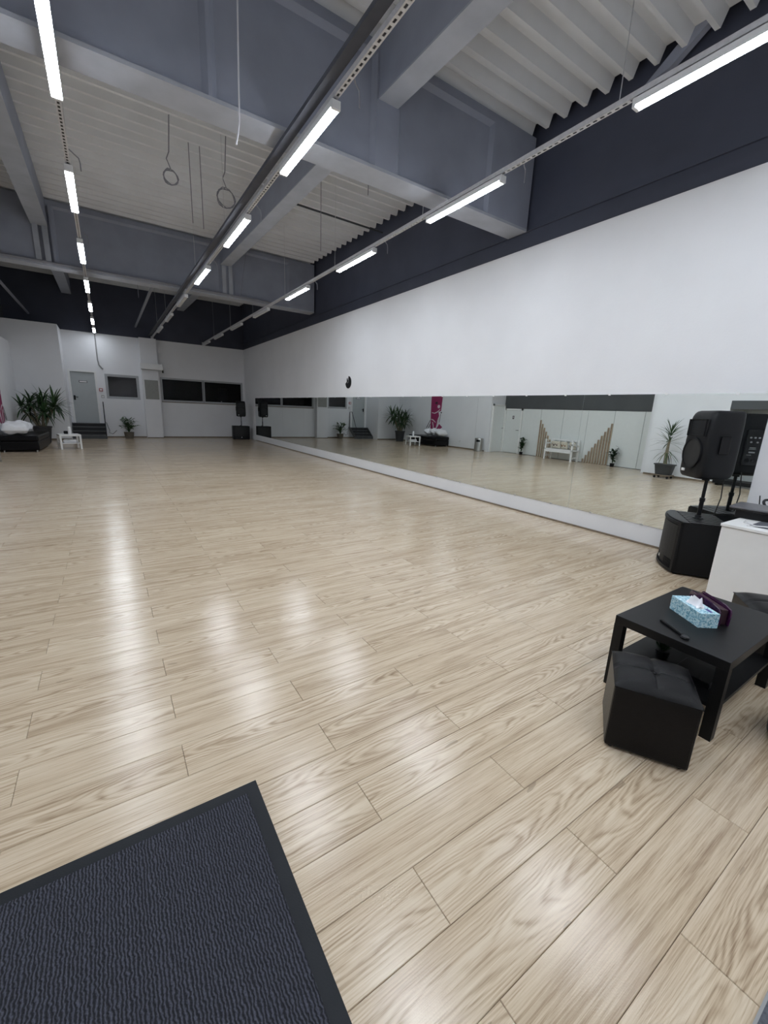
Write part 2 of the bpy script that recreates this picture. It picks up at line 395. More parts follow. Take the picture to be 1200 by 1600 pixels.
# door at the recess end, facing the camera side
d2 = bpy.data.objects.new('door_2', None); COL.objects.link(d2); d2.location = (-3.09, 12.95, 0); struct(d2, 'white door in the end of the panelled recess')
MB().cbox(-.32, .32, -.03, -.001, .01, 2.0, .004).build('leaf', 'panel', d2)
MB().box(-.39, -.325, -.05, 0, 0, 2.07).box(.325, .39, -.05, 0, 0, 2.07).box(-.39, .39, -.05, 0, 2.005, 2.07).build('door_frame', 'white', d2)
MB().tube([(-.3,-.03,1.05),(-.3,-.08,1.05),(-.2,-.08,1.05)], .009).build('handle', 'darkmetal', d2)
# far door above the steps
d1 = bpy.data.objects.new('door_1', None); COL.objects.link(d1); d1.location = (-.67, YF, .585); struct(d1, 'grey door above the metal steps in the far wall')
MB().box(-.40, .40, .05, .09, 0, 1.99).build('leaf', 'doorgrey', d1)
MB().box(-.47, -.40, -.012, .12, 0, 2.0).box(.40, .47, -.012, .12, 0, 2.0).box(-.47, .47, -.012, .12, 2.0, 2.07).build('door_frame', 'whiteplastic', d1)
MB().tube([(-.34,.05,1.02),(-.34,-.01,1.02),(-.22,-.01,1.02)], .014).box(-.37, -.31, .03, .05, .9, 1.08).build('handle', 'black', d1)
sg = MB().box(-.14, .14, .035, .05, 1.59, 1.67).build('sign_plate', 'darkmetal', d1); MB().box(-.12, .12, .03, .036, 1.605, 1.655).build('sign_face', 'whiteplastic', sg)
struct(MB().box(-1.3, .1, YF+.3, YF+.5, 0, 3).build('wall_far_backing', 'greywall'))
# windows
def window(name, x0, x1, z0, z1, splits, lab):
    o = bpy.data.objects.new(name, None); COL.objects.link(o); o.location = (x0, YF, z0); struct(o, lab)
    W, H, t_ = x1-x0, z1-z0, (.055 if W1[0] == x0 else .035)
    MB().box(0, W, .0, .1, 0, t_).box(0, W, 0, .1, H-t_, H).box(0, t_, 0, .1, t_, H-t_).box(W-t_, W, 0, .1, t_, H-t_).build('window_frame', 'frame', o)
    xs_ = [t_]+splits+[W-t_]
    for i, (a, b) in enumerate(zip(xs_[:-1], xs_[1:])):
        a_ = a+(.012 if i else 0); b_ = b-(.012 if i < len(xs_)-2 else 0); s = .04
        f = MB().box(a_, b_, .01, .07, t_, t_+s).box(a_, b_, .01, .07, H-t_-s, H-t_).box(a_, a_+s, .01, .07, t_+s, H-t_-s).box(b_-s, b_, .01, .07, t_+s, H-t_-s).build('sash', 'frame', o)
        MB().box(a_+s, b_-s, .036, .044, t_+s, H-t_-s).build('pane', 'glass', f)
    return o
window('window_1', *W1, [], 'grey framed window beside the far door')
window('window_2', *W2, [1.755], 'wide dark two-pane window in the far wall')
struct(MB().box(W1[0]-.02, W1[1]+.02, YF+.2, YF+.22, W1[2]-.02, W1[3]+.02).build('window_1_blind', 'blind'), 'grey blind closed behind the small far window')
struct(MB().box(1.7, XR+.3, YF+2.2, YF+2.3, 0, 4).box(1.7, 1.75, YF+.25, YF+2.2, 0, 4).box(1.7, XR+.3, YF+.25, YF+2.3, 3.9, 4).build('wall_far_side_room', 'darkroom'))
sill = struct(MB().box(W2[0], W2[1], YF-.03, YF+.3, W2[2]-.03, W2[2]).build('trim_3', 'skirt'))

# ------------------------------------------------------------------ ceiling: corrugated sheet, girders, beams
mb = MB(); y = YB; pts = []
while y < YF+.4:
    for dy, dz in ((0,0),(.05,0),(.10,.135),(.24,.135)): pts.append((y+dy, roofz(y+dy)+dz))
    y += .29
n = len(pts)
mb.add([(-4.0, a, b) for a, b in pts]+[(5.63, a, b) for a, b in pts], [(i, i+1, n+i+1, n+i) for i in range(n-1)])
ceil = struct(mb.build('ceiling', 'sheet'), 'grey corrugated steel roof sheet')
ceil.location.y = .0
def girder(name, y0, zb, blocks, lab):
    """I-shaped concrete girder along x with recessed web panels between the blocks"""
    o = bpy.data.objects.new(name, None); COL.objects.link(o); o.location = (0, y0, 0); struct(o, lab)
    zt = roofz(y0)-.01; mb = MB(); d = .36
    MB().box(-3.9, 5.69, 0, d, zb, zb+.035).build('bottom_flange', 'girder_bounce', o)  # bounce light painted into the underside colour
    mb.box(-3.9, 5.69, 0, d, zt-.10, zt)
    mb.box(-3.9, 5.69, .05, d-.05, zb+.035, zt-.10)
    for a, b in blocks: mb.box(a, b, 0, d, zb+.035, zt-.10)
    mb.build('web', 'girder', o)
    ch = MB(); last = None
    bl = sorted(blocks)
    for (a, b), (c, e) in zip(bl[:-1], bl[1:]):
        # chamfer frame of each recess
        z0, z1 = zb+.035, zt-.10; k = .05
        ch.quad((b,0,z1),(c,0,z1),(c-k,.05,z1-k),(b+k,.05,z1-k)).quad((b,0,z0),(b,0,z1),(b+k,.05,z1-k),(b+k,.05,z0)).quad((c,0,z1),(c,0,z0),(c-k,.05,z0),(c-k,.05,z1-k))
    ch.build('chamfer', 'girder', o)
    return o
girder('ceiling_girder', 4.9, 4.335, [(-3.9,-.65),(1.09,1.125),(2.93,3.25),(4.83,5.69)], 'deep grey concrete girder crossing the ceiling nearest the camera')
girder('ceiling_girder', 12.9, 4.43, [(-3.9,-.95),(-.66,-.62),(2.96,3.28),(4.9,5.69)], 'deep grey concrete girder crossing the ceiling farther back')
for (xa, xb, lab) in ((2.955, 3.225, 'grey ceiling beam running lengthwise between middle and right lamp rows'), (-1.0, -.70, 'grey ceiling beam running lengthwise left of the left lamp row'), ):
    mb = MB()
    for y0, y1 in ((YB, 4.9), (5.26, 12.9), (13.26, YF)):
        z0, z1 = 4.93+.024*y0, 4.93+.024*y1; t0, t1 = roofz(y0)-.01, roofz(y1)-.01
        mb.add([(xa,y0,z0),(xb,y0,z0),(xb,y0,t0),(xa,y0,t0),(xa,y1,z1),(xb,y1,z1),(xb,y1,t1),(xa,y1,t1)], [(0,1,2,3),(7,6,5,4),(0,4,5,1),(1,5,6,2),(2,6,7,3),(3,7,4,0)])
    bo = struct(mb.build('ceiling_beam', 'girder'), lab)
    for y0, y1 in ((YB, 4.9), (5.26, 12.9), (13.26, YF)):
        z0, z1 = 4.93+.024*y0, 4.93+.024*y1
        MB().add([(xa,y0,z0-.02),(xb,y0,z0-.02),(xb,y0,z0),(xa,y0,z0),(xa,y1,z1-.02),(xb,y1,z1-.02),(xb,y1,z1),(xa,y1,z1)], [(0,1,2,3),(7,6,5,4),(0,4,5,1),(1,5,6,2),(2,6,7,3),(3,7,4,0)]).build('bottom_flange', 'girder_bounce', bo)  # beam underside in the same bounce-lightened colour
# steel channels on the rear girder below the two beams
for x in (-.98, 2.98):
    for dx in (0, .17): struct(MB().box(x+dx, x+dx+.10, 12.86, 12.9, 4.46, 5.23).build('girder_cleat', 'girder_bounce'), 'pale upright cleat on the rear girder')
struct(MB().extr([(5.60,3.35,5.34),(5.60,3.05,5.40),(5.60,2.2,5.94),(5.60,2.42,5.99)], (.08,0,0)).build('ceiling_brace', 'girder'), 'slanting brace under the roof above the right lamp row')
# ceiling services
tag(MB().box(1.795, 1.885, YB+.02, YF-.02, 4.24, 4.243).box(1.795, 1.798, YB+.02, YF-.02, 4.243, 4.28).box(1.882, 1.885, YB+.02, YF-.02, 4.243, 4.28).build('cable_tray', 'traypaint'), 'dark cable tray running above the middle lamp row', 'cable tray')
tag(MB().tube([(3.40,8.52,5.52),(3.40,8.52,5.30),(5.36,8.55,5.30)], .018).build('ceiling_pipe', 'darkmetal'), 'thin dark pipe under the corrugated roof between beam and mirror wall', 'pipe')
tag(MB().tube([(-3.4,12.86,4.49),(4.4,12.86,4.49)], .03).build('ceiling_pipe', 'conduit'), 'long pipe along the foot of the rear girder', 'pipe')
tag(MB().box(1.31, 1.37, 13.4, YF-.05, 4.5, 4.55).build('ceiling_rail', 'conduit'), 'thin rail under the dark far ceiling left of the middle lamp row', 'rail')
tag(MB().box(-2.10, -2.04, 13.4, YF-.05, 4.5, 4.55).build('ceiling_rail', 'conduit'), 'thin rail under the dark far ceiling above the yucca', 'rail')
tag(MB().tube([(1.315,4.6,5.45),(1.30,4.6,4.99),(1.285,4.6,4.3),(1.281,4.6,4.09),(1.262,4.6,3.97),(1.245,4.6,3.90)], .0075).build('hanging_rope', 'cord'), 'pale rope hanging from the ceiling in front of the near girder', 'rope')
def coil(x, y, z, r, top, lab):
    pts = [(x+.03, y, top), (x-.01, y, z+r+.22), (x-.05, y, z+r+.12)]
    for k in range(40):
        a = PI/2+k*2*PI/16; rr = r*(1+.06*math.sin(k*1.7)); pts.append((x+rr*math.cos(a), y+.0015*k, z+rr*math.sin(a)))
    tag(MB().tube(pts, .008, 6).build('cable_coil', 'conduit', smooth=True), lab, 'cable')
coil(1.17, 8.0, 4.90, .10, 5.78, 'coiled cable hanging below the roof left of the middle lamps')
coil(1.98, 8.0, 4.84, .14, 5.78, 'looped cable hanging beside the middle lamp row')
for (x, y, z0, z1, lab) in ((1.55, 8.6, 4.55, 5.6, 'rod hanging left of the middle lamp row beside the looped cable'), (1.72, 8.6, 4.5, 5.6, 'rod hanging close left of the middle lamp row'), (3.75, 8.2, 4.5, 5.6, 'rod hanging under the roof beside the dark pipe'), (3.72, 6.4, 4.8, 5.55, 'rod hanging behind the near girder'),
                            (1.0, 13.6, 4.2, 5.7, 'rod hanging past the rear girder'), (3.4, 12.7, 4.45, 5.3, 'slanting rod in front of the rear girder')):
    tag(MB().tube([(x, y, z0), (x+(.25 if 'slant' in lab else 0), y, roofz(y)+.12)], .007, 6).build('hanging_rod', 'conduit'), lab, 'rod')

# ------------------------------------------------------------------ lamps and rails
LZ, LW, LL = 4.09, .078, 1.335
def make_lamp(lit):
    o = bpy.data.objects.new('ceiling_lamp', None); COL.objects.link(o); o.empty_display_size = .1
    h = LW/2
    MB().prism([(-h,.014),(-h,.005),(-h*.88,0),(h*.88,0),(h,.005),(h,.014)], .03, LL-.03).build('diffuser', 'led' if lit else 'opal', o)
    dd = o.children[0]; dd.matrix_local = Matrix(((1,0,0,0),(0,0,1,0),(0,1,0,0),(0,0,0,1)))
    MB().box(-h-.002, h+.002, .03, LL-.03, .014, .066).build('housing', 'housing', o)
    for a in (0, LL-.03): MB().cbox(-h-.004, h+.004, a, a+.03, -.003, .068, .005).build('end_cap', 'housing', o)
    for a in (.25, LL-.29): MB().box(-.018, .018, a, a+.04, .066, .085).build('bracket', 'metal', o)
    return o
_l = make_lamp(True); dim_diffuser = {}
for _k, _m in ((False, 'led_mid'), (True, 'led_dim')):
    dim_diffuser[_k] = [c for c in _l.children if c.name.startswith('diffuser')][0].data.copy(); dim_diffuser[_k].materials[0] = MT[_m]
proto = {True: _l, False: make_lamp(False)}; used = {True: False, False: False}
rows = {'left': (-.10, [-1.41, 1.29, 3.97, 6.69, 9.40, 12.09, 14.79, 17.45, 19.60], 99),
        'middle': (1.925, [-1.53, 1.19, 3.90, 6.63, 9.37, 12.08, 14.80, 17.50], 10),
        'right': (3.945, [-1.63, 1.06, 3.80, 6.51, 9.25, 11.97, 14.69, 17.40, 19.8], 10)}
for rn, (x, ys, lim) in rows.items():
    nl = 0; nu = 0
    vis = [y for y in ys if y > .9] if rn == 'right' else [y for y in ys if y > 3]
    for y in ys:
        lit = y < lim
        o = proto[lit] if not used[lit] else copy_tree(proto[lit]); used[lit] = True
        o.location = (x, y, LZ)
        if lit and y > 11:      # far lamps of the left row turned down to darken the far wall
            [c for c in o.children if c.name.startswith('diffuser')][0].data = dim_diffuser[y > 17]
        if y in vis:
            if lit:
                lab = f'lit white ceiling lamp, {ORD[nl]} from the camera in the {rn} row'; nl += 1
            else:
                lab = f'unlit ceiling lamp, {ORD[nu]} from the camera among the dark ones of the {rn} row'; nu += 1
        else:
            lab = f'lit white ceiling lamp of the {rn} row, just out of frame ' + ('above the camera' if y > 0 else 'behind the camera')
        tag(o, lab, 'lamp', 'tubular ceiling lamps in three rows')
    # perforated rail
    rl = thing('mounting_rail', f'perforated steel rail carrying the {rn} row of ceiling lamps', 'rail', (x, 0, LZ+.085), 0, 'perforated lamp rails')
    mb = MB(); hw, hh = .024, .045; y = YB+.05; pitch_ = .066; sl = .036; sw = .010
    mb.box(-hw, -hw+.002, YB+.05, YF-.03, .002, hh).box(hw-.002, hw, YB+.05, YF-.03, .002, hh)
    mb.quad((-hw,YB+.05,0),(-sw,YB+.05,0),(-sw,YF-.03,0),(-hw,YF-.03,0)).quad((sw,YB+.05,0),(hw,YB+.05,0),(hw,YF-.03,0),(sw,YF-.03,0))
    while y < YF-.1:
        mb.quad((-sw,y+sl,0),(sw,y+sl,0),(sw,y+pitch_,0),(-sw,y+pitch_,0)); y += pitch_
    mb.build('channel', 'rail', rl)
    MB().box(-hw+.003, hw-.003, YB+.06, YF-.04, hh-.004, hh-.001).build('dark_inside', 'cable_b', rl)  # black strip keeps the channel dark behind its slots
    yy = -.2
    while yy < 20.5:
        MB().tube([(0, yy+.02, hh-.003), (0, yy+.02, roofz(yy)-LZ-.085+.05)], .004, 6).build('hanger_rod', 'metal', rl); yy += 2.72
    for y in ys:
        if 3 < y < 9.6 or (rn == 'right' and 0 < y < 9.6):
            MB().tube([(.03,y-.25,.03),(.07,y-.21,.015),(.11,y-.20,-.01),(.12,y-.195,-.06),(.12,y-.195,-.13)], .007, 6).build('cable_tail', 'conduit', rl)
    MB().box(-.05, .05, YF-.05, YF-.005, -.07, .06).build('wall_bracket', 'metal', rl)

# ------------------------------------------------------------------ mirrors
mw_ = 2.06; z0m, z1m = .258, 1.90
mp = None
for k in range(9):
    a = 1.49+k*mw_; b = min(a+mw_-.003, 19.49)
    o = thing('wall_mirror', f'frameless wall mirror panel, {ORD[k]} along the wall from the near loudspeaker', 'mirror', (XR-.008, a, z0m), 0, 'mirror panels along the right wall')
    MB().box(0, .006, 0, b-a, 0, z1m-z0m).build('mirror_glass', 'mirror', o)
    for q in (.3, 1.0, 1.7):
        if q < b-a:
            MB().box(-.004, .008, q-.015, q+.015, z1m-z0m-.012, z1m-z0m+.014).build('clip', 'whiteplastic', o)
            MB().box(-.004, .008, q-.015, q+.015, -.012, .010).build('clip', 'metal', o)
# wall clock cut from a disc
ck = thing('wall_clock', 'black round wall clock with a jagged cut-out, above the mirrors', 'clock', (XR, 10.62, 2.30))
pts = []
for k in range(48):
    a = PI/2 + 2*PI*k/48   # counter from the top; local plane (-y to the right as seen)
    pts.append((.165*math.cos(a), .165*math.sin(a)))
cut = [(.012,.165),(.012,.06),(-.022,.045),(-.03,.06),(-.066,.11),(-.07,.06),(-.085,.0),(-.165,-.03)]
arc = [( .165*math.cos(math.radians(a)), .165*math.sin(math.radians(a))) for a in range(190, 446, 8)]
poly = arc + [(.012,.162),(.010,.07),(-.025,.05),(-.07,.115),(-.085,.085),(-.082,.02),(-.12,-.01)]
MB().extr([(-.006, -px, pz) for px, pz in poly], (-.008,0,0)).build('clock_face', 'black', ck)
MB().extr([(-.016, .006, -.01),(-.016,-.006,-.01),(-.016,-.035,.07),(-.016,-.025,.075)], (-.002,0,0)).extr([(-.016,-.01,-.005),(-.016,-.01,.007),(-.016,.055,-.02),(-.016,.053,-.028)], (-.002,0,0)).build('clock_hand', 'metal', ck)
MB().box(-.006, 0, -.04, .04, -.04, .04).build('movement', 'darkmetal', ck)

# ------------------------------------------------------------------ loudspeakers
def rot_face(nx, ny): return math.atan2(nx, -ny)
def subwoofer(loc, n, W, D, H, lab):
    o = thing('subwoofer', lab, 'subwoofer', (*loc, 0), rot_face(*n))
    w2, d2_ = W/2, D/2; B = .07; N = 10
    def fr(x): return -d2_ - B*(1-(x/w2)**2)
    outline = [(-w2+2*w2*i/N, fr(-w2+2*w2*i/N)) for i in range(N+1)] + [(w2, d2_), (-w2, d2_)]
    MB().prism([(x, y+.035) if i <= N else (x, y) for i, (x, y) in enumerate(outline)], .02, H-.012).build('cabinet', 'black', o)
    def arcbox(name, x0, x1, z0, z1, off, th, m):
        P = [(x0+(x1-x0)*i/N, fr(x0+(x1-x0)*i/N)+.035-off) for i in range(N+1)]
        return MB().prism(P+[(x, y+th) for x, y in reversed(P)], z0, z1).build(name, m, o)
    arcbox('grille', -w2+.05, w2-.05, .15, H-.05, .012, .02, 'grille')
    arcbox('front_rim', -w2, -w2+.035, .02, H-.012, .02, .03, 'black'); arcbox('front_rim', w2-.035, w2, .02, H-.012, .02, .03, 'black')
    arcbox('front_rim', -w2, w2, H-.035, H-.012, .02, .03, 'black'); arcbox('front_rim', -w2, w2, .02, .05, .02, .03, 'black')
    for s in (-1, 1):
        for k in range(5): arcbox('port_fin', *(sorted((s*.12, s*(w2-.06)))), .055+k*.017, .061+k*.017, .01, .015, 'black')
    arcbox('badge', -.02, .02, .09, .12, .018, .006, 'metal')
    # grooved lid
    lid = MB().box(-w2+.004, w2-.004, -d2_+.05, d2_, H-.012, H-.008)
    nb = 7
    for k in range(nb):
        a = -w2+.01+k*(W-.02)/nb; lid.box(a, a+(W-.02)/nb-.014, -d2_+.10, d2_-.01, H-.008, H)
    lid.prism([(x, y+.035) for x, y in outline[:N+1]]+[(w2,-d2_+.09),(-w2,-d2_+.09)], H-.012, H+.001)
    lid.build('lid', 'tableblack', o)
    MB().lathe([(.05,H-.005),(.05,H+.006),(.03,H+.012),(.026,H+.03)], 16).build('pole_socket', 'black', o)
    for x in (-w2+.05, w2-.05):
        for y in (-d2_+.06, d2_-.06): MB().lathe([(.02,0),(.022,.02)], 10, (x,y,0)).build('foot', 'rubber', o)
    return o
def speaker(loc, n, lab, H=.69, W=.43, D=.37):
    o = thing('loudspeaker', lab, 'loudspeaker', loc, rot_face(*n))
    w2 = W/2
    plan = [(-w2,-.12),(-w2+.015,-.186),(w2-.015,-.186),(w2,-.12),(w2-.05,.10),(.13,.186),(-.13,.186),(-w2+.05,.10)]
    for _ in range(2):      # round the corners of the plan
        q_ = []
        for i in range(len(plan)):
            p0, p1 = Vector(plan[i]), Vector(plan[(i+1) % len(plan)]); e_ = min(.25, .035/max((p1-p0).length, .01))
            q_ += [tuple(p0.lerp(p1, e_)), tuple(p0.lerp(p1, 1-e_))]
        plan = q_
    levels = [(0,.80,-.02),(.012,.89,-.012),(.03,.95,-.006),(.06,.985,-.002),(.10,1,0),(H*.55,1.0,0),(H-.12,.975,.004),(H-.06,.945,.008),(H-.03,.91,.013),(H-.01,.86,.02),(H,.78,.03)]
    mb = MB(); k = len(plan)
    for z, s, dy in levels: mb.v += [(x*s, y*s+dy, z) for x, y in plan]
    for i in range(len(levels)-1):
        for j in range(k): mb.f.append((i*k+j, i*k+(j+1)%k, (i+1)*k+(j+1)%k, (i+1)*k+j))
    mb.f.append(tuple(range(k-1,-1,-1))); mb.f.append(tuple((len(levels)-1)*k+j for j in range(k)))
    mb.build('cabinet', 'black', o, smooth=True)
    fy = -.188
    # woofer grille with rim
    def disc(name, r, z, y0, y1, m, hole=0):
        c = MB()
        if hole: c.lathe([(hole,0),(r,0),(r,y1-y0),(hole,y1-y0),(hole,0)], 32)
        else: c.lathe([(r,0),(r,y1-y0)], 32)
        d = c.build(name, m, o, smooth=True); d.matrix_local = Matrix.Translation((0,y1,z)) @ Matrix.Rotation(PI/2, 4, 'X'); return d
    disc('woofer_grille', .148, .255, fy-.008, fy+.01, 'grille')
    disc('woofer_rim', .163, .255, fy-.014, fy+.01, 'black', .146)
    hb = MB()   # flared horn mouth
    hb.add([(-.148,fy-.003,.44),(.148,fy-.003,.44),(.14,fy-.003,.60),(-.14,fy-.003,.60),(-.05,fy+.075,.49),(.05,fy+.075,.49),(.05,fy+.075,.56),(-.05,fy+.075,.56)],
           [(0,1,5,4),(1,2,6,5),(2,3,7,6),(3,0,4,7),(4,5,6,7)])
    hb.build('horn', 'black', o)
    for s in (-1, 1):
        MB().prism([(s*.148,fy-.010),(s*.168,fy-.004),(s*.168,fy+.02),(s*.148,fy+.02)], .43, .60).build('horn_cheek', 'blackgloss', o)
        hx = w2*.985
        MB().cbox(*(sorted((s*(hx-.012), s*(hx+.004)))), -.06, .03, .26, .44, .006).build('side_handle', 'blackgloss', o)
    MB().cbox(-.125, -.075, fy-.010, fy+.006, .055, .082, .003).build('badge', 'whiteplastic', o)
    # amplifier plate on the back
    am = MB().cbox(-.075, .075, .178, .192, .12, .52, .006).build('amplifier_plate', 'blackgloss', o)
    MB().box(-.083, -.078, .18, .196, .13, .51).box(.078, .083, .18, .196, .13, .51).box(-.07, .07, .18, .196, .108, .113).box(-.07, .07, .18, .196, .527, .532).build('plate_rim', 'black', am)
    for (x, z) in ((-.04,.43),(0,.43),(.04,.43),(-.03,.38),(.03,.38)): MB().tube([(x,.19,z),(x,.205,z)], .009, 10).build('knob', 'gum', am)
    MB().box(-.03,.03,.192,.194,.315,.322).box(-.035,.035,.192,.194,.30,.304).box(-.03,.03,.192,.194,.26,.275).box(-.045,.0,.192,.194,.235,.24).build('plate_print', 'gum', am)
    MB().tube([(-.03,.19,.18),(-.03,.2,.18)], .02, 12).tube([(.03,.19,.18),(.03,.2,.18)], .02, 12).build('jack', 'black', am)
    MB().box(-.10, .10, .10, .175, H-.035, H-.01).build('top_handle', 'blackgloss', o)
    MB().lathe([(.035,-.03),(.035,.01)], 14).build('pole_cup', 'black', o)
    return o
n1 = (-.54, .84)
subwoofer((5.262, 1.745), n1, .68, .46, .57, 'black subwoofer with curved grille at the near end of the mirrors')
spole = tag(MB().tube([(0,0,.575),(0,0,.78)], .021, 14).tube([(0,0,.76),(0,0,1.04)], .0165, 14).lathe([(.026,.75),(.026,.79)], 14).build('speaker_pole', 'black', None, (5.30,1.755,0), True), 'black pole between near subwoofer and its loudspeaker', 'pole')
speaker((5.285, 1.76, 1.01), (-.743, .669), 'black loudspeaker on a pole above the near subwoofer')
tag(MB().tube([(5.40,1.70,1.12),(5.46,1.66,1.0),(5.44,1.64,.8),(5.42,1.66,.6)], .006, 6).build('speaker_cable', 'cable_b'), 'black cable hanging from the back of the near loudspeaker', 'cable')
subwoofer((5.21, 20.22), (-.12, -.99), .74, .46, .62, 'black subwoofer in the far right corner')
tag(MB().tube([(0,0,.625),(0,0,.85)], .021, 12).tube([(0,0,.84),(0,0,1.08)], .0165, 12).build('speaker_pole', 'black', None, (5.215,20.1,0), True), 'black pole between far subwoofer and its loudspeaker', 'pole')
speaker((5.205, 20.1, 1.05), (-.18, -.98), 'black loudspeaker on a pole in the far right corner')
speaker((4.85, 22.0, 1.62), (0, -1), 'dark loudspeaker shape behind the wide far window')
tag(MB().box(4.4, 5.3, 21.6, 22.4, .0, 1.58).build('equipment_counter', 'darkroom'), 'dark counter in the room behind the wide far window', 'counter')
for k in range(9):
    x = 2.3+k*.36+random.uniform(-.05,.05); h = random.uniform(.05,.13); r = random.uniform(.03,.05)
    tag(MB().lathe([(r,0),(r*1.05,h*.6),(r*.5,h*.8),(r*.55,h)], 10).build('sill_ornament', random.choice(['gum','cushion','greywall']), None, (x, YF+.17, W2[2]), True), f'small object on the sill of the wide far window, {ORD[k]} from the column', 'ornament', 'small objects on the far window sill')

# ------------------------------------------------------------------ foreground furniture
def lack(name, lab, cat, cx, cy, L, D, H, m, shelf_z, rz=0., top=.05, leg=.05):
    o = thing(name, lab, cat, (cx, cy, 0), rz)
    a, b = L/2, D/2
    MB().cbox(-a, a, -b, b, H-top, H, .002).build('table_top', m, o)
    for x in (-a, a-leg):
        for y in (-b, b-leg): MB().box(x, x+leg, y, y+leg, 0, H-top).build('leg', m, o)
    MB().box(-a+.012, a-.012, -b+.012, b-.012, shelf_z, shelf_z+.02).build('shelf', m, o) if shelf_z else None
    return o
lack('coffee_table', 'black low coffee table holding the tissue box', 'table', 2.823, .804, .873, .55, .45, 'tableblack', .17)
def pouf(lab, cx, cy, rz, S, H, tuft=True):
    o = thing('pouf', lab, 'pouf', (cx, cy, 0), rz); h = S/2; N = 32; r = .022
    mb = MB(); mb.cbox(-h, h, -h, h, .012, H-.03, .012); mb.build('body', 'leather', o)
    g = MB()
    for i in range(N+1):
        for j in range(N+1):
            x, y = -1+2*i/N, -1+2*j/N
            x = math.copysign(abs(x)**.85, x); y = math.copysign(abs(y)**.85, y)
            e = (1-abs(x)**7)*(1-abs(y)**7)
            z = H-.034 + .034*e + .010*math.cos(x*PI/2)*math.cos(y*PI/2)
            if tuft:
                rr = math.hypot(x, y); fall = math.exp(-(rr/.9)**2)
                z -= .010*math.exp(-(x/.05)**2)*(.5+.5*fall) + .010*math.exp(-(y/.05)**2)*(.5+.5*fall) + .018*math.exp(-(rr/.14)**2)
                z += .003*math.sin(9*math.atan2(y,x))*math.exp(-((rr-.2)/.12)**2)
            g.v.append((x*h, y*h, z))
    for i in range(N):
        for j in range(N): k = i*(N+1)+j; g.f.append((k, k+N+1, k+N+2, k+1))
    g.build('cushion_top', 'leather', o, smooth=True)
    if tuft: MB().lathe([(.012,0),(.010,.005),(.004,.007)], 12, (0,0,H-.013)).build('button', 'leather', o, smooth=True)
    MB().box(-h-.0015, h+.0015, -h-.0015, h+.0015, H-.038, H-.034).build('piping', 'leather', o)
    for x in (-h+.03, h-.03):
        for y in (-h+.03, h-.03): MB().lathe([(.012,0),(.014,.012)], 8, (x,y,0)).build('foot', 'rubber', o)
    return o
ang = math.atan2(-.296, .174)
ex, ey = Vector((.174,-.296)).normalized(), Vector((.296,.174)).normalized()
pc = Vector((1.884,.797)) + ex*.172 + ey*.172
pouf('black leather cube pouf with a buttoned top, in front of the coffee table', pc.x, pc.y, ang, .344, .375)
pouf('black leather pouf behind the coffee table by the white cabinet', 3.60, .62, math.radians(35), .40, .43)
tag(MB().lathe([(.13,0),(.165,.03),(.175,.15),(.17,.27),(.14,.31),(.02,.325)], 28).build('round_stool', 'leather', None, (2.775,.245,0), True), 'black rounded stool cut by the right edge of the photo', 'stool')
# things on the table
tb = thing('tissue_box', 'pale blue mosaic-patterned tissue box on the black coffee table', 'tissue box', (2.651+.066+.046, .763+.099-.0285, .45), math.atan2(.198, .131))
MB().box(-.119, .119, -.054, .054, 0, .085).build('carton', 'mosaic', tb)
op_ = MB().lathe([(.03,0),(.03,.0015)], 20).build('opening', 'tissue', tb, (0,0,.085)); op_.scale = (2.0,.8,1)
g = MB(); N = 10
for i in range(N+1):
    for j in range(N+1):
        u, v = i/N-.5, j/N-.5
        g.v.append((u*.11, v*.05+.012*math.sin(u*9), .087+.045*math.exp(-(v/.22)**2)*math.exp(-(u/.42)**4)*(1+.25*math.sin(u*23+v*11))))
for i in range(N):
    for j in range(N): k = i*(N+1)+j; g.f.append((k,k+N+1,k+N+2,k+1))
g.build('tissue', 'tissue', tb, smooth=True)
MB().box(-.02,.045,-.0555,-.054,.036,.044).box(-.025,.03,-.0555,-.054,.024,.030).box(-.06,.0,-.0555,-.054,.047,.05).build('print_mark', 'ink', tb)
MB().box(-.10,-.055,-.03,-.012,.085,.0856).build('print_mark', 'ink', tb)
wd = thing('black_wand', 'slim black handled wand lying in front of the tissue box', 'wand', (2.545,.906,.45), math.atan2(.734-.906, 2.442-2.545))
MB().cbox(0, .165, -.009, .009, 0, .014, .004).build('handle', 'blackgloss', wd)
MB().lathe([(.02,0),(.022,.006),(.018,.012)], 18, (.182,0,0)).build('head', 'blackgloss', wd, smooth=True)
# purple glossy wallet standing ajar
pw = thing('purple_purse', 'glossy dark purple purse standing open behind the tissue box', 'purse', (2.90,.80,.45), math.atan2(.215,.17))
def shell(name, off, tilt, m, L=.27, H=.105):
    pts = [(-L/2,0),(L/2,0),(L/2,H*.75),(L/2-.02,H*.98),(-L/2+.06,H*1.0),(-L/2+.01,H*.9),(-L/2,H*.75)]
    P = [(x, off+tilt*z, z) for x, z in pts]
    return MB().extr(P, (0,.008,0)).build(name, m, pw)
shell('front_cover', -.022, -.05, 'purple'); shell('back_cover', .025, .12, 'purple')
MB().tube([(.135,-.02,.01),(.15,-.005,.03),(.15,.01,.07),(.135,.03,.09)], .004, 6).build('zip', 'metal', pw)
MB().box(-.10,-.02,-.026,-.0225,.05,.085).box(.05,.09,-.026,-.0225,.01,.03).build('cover_print', 'paleprint', pw)
MB().box(-.12,.12,-.012,.022,.002,.09).build('lining', 'darkprint', pw)
tag(MB().cbox(2.52, 2.72, .62, .80, .19, .225, .006).build('storage_box', 'black'), 'black shallow box on the coffee table shelf', 'box')
gp = thing('small_green_plant', 'small green plant on the shelf under the coffee table', 'plant', (2.64,.90,.19))
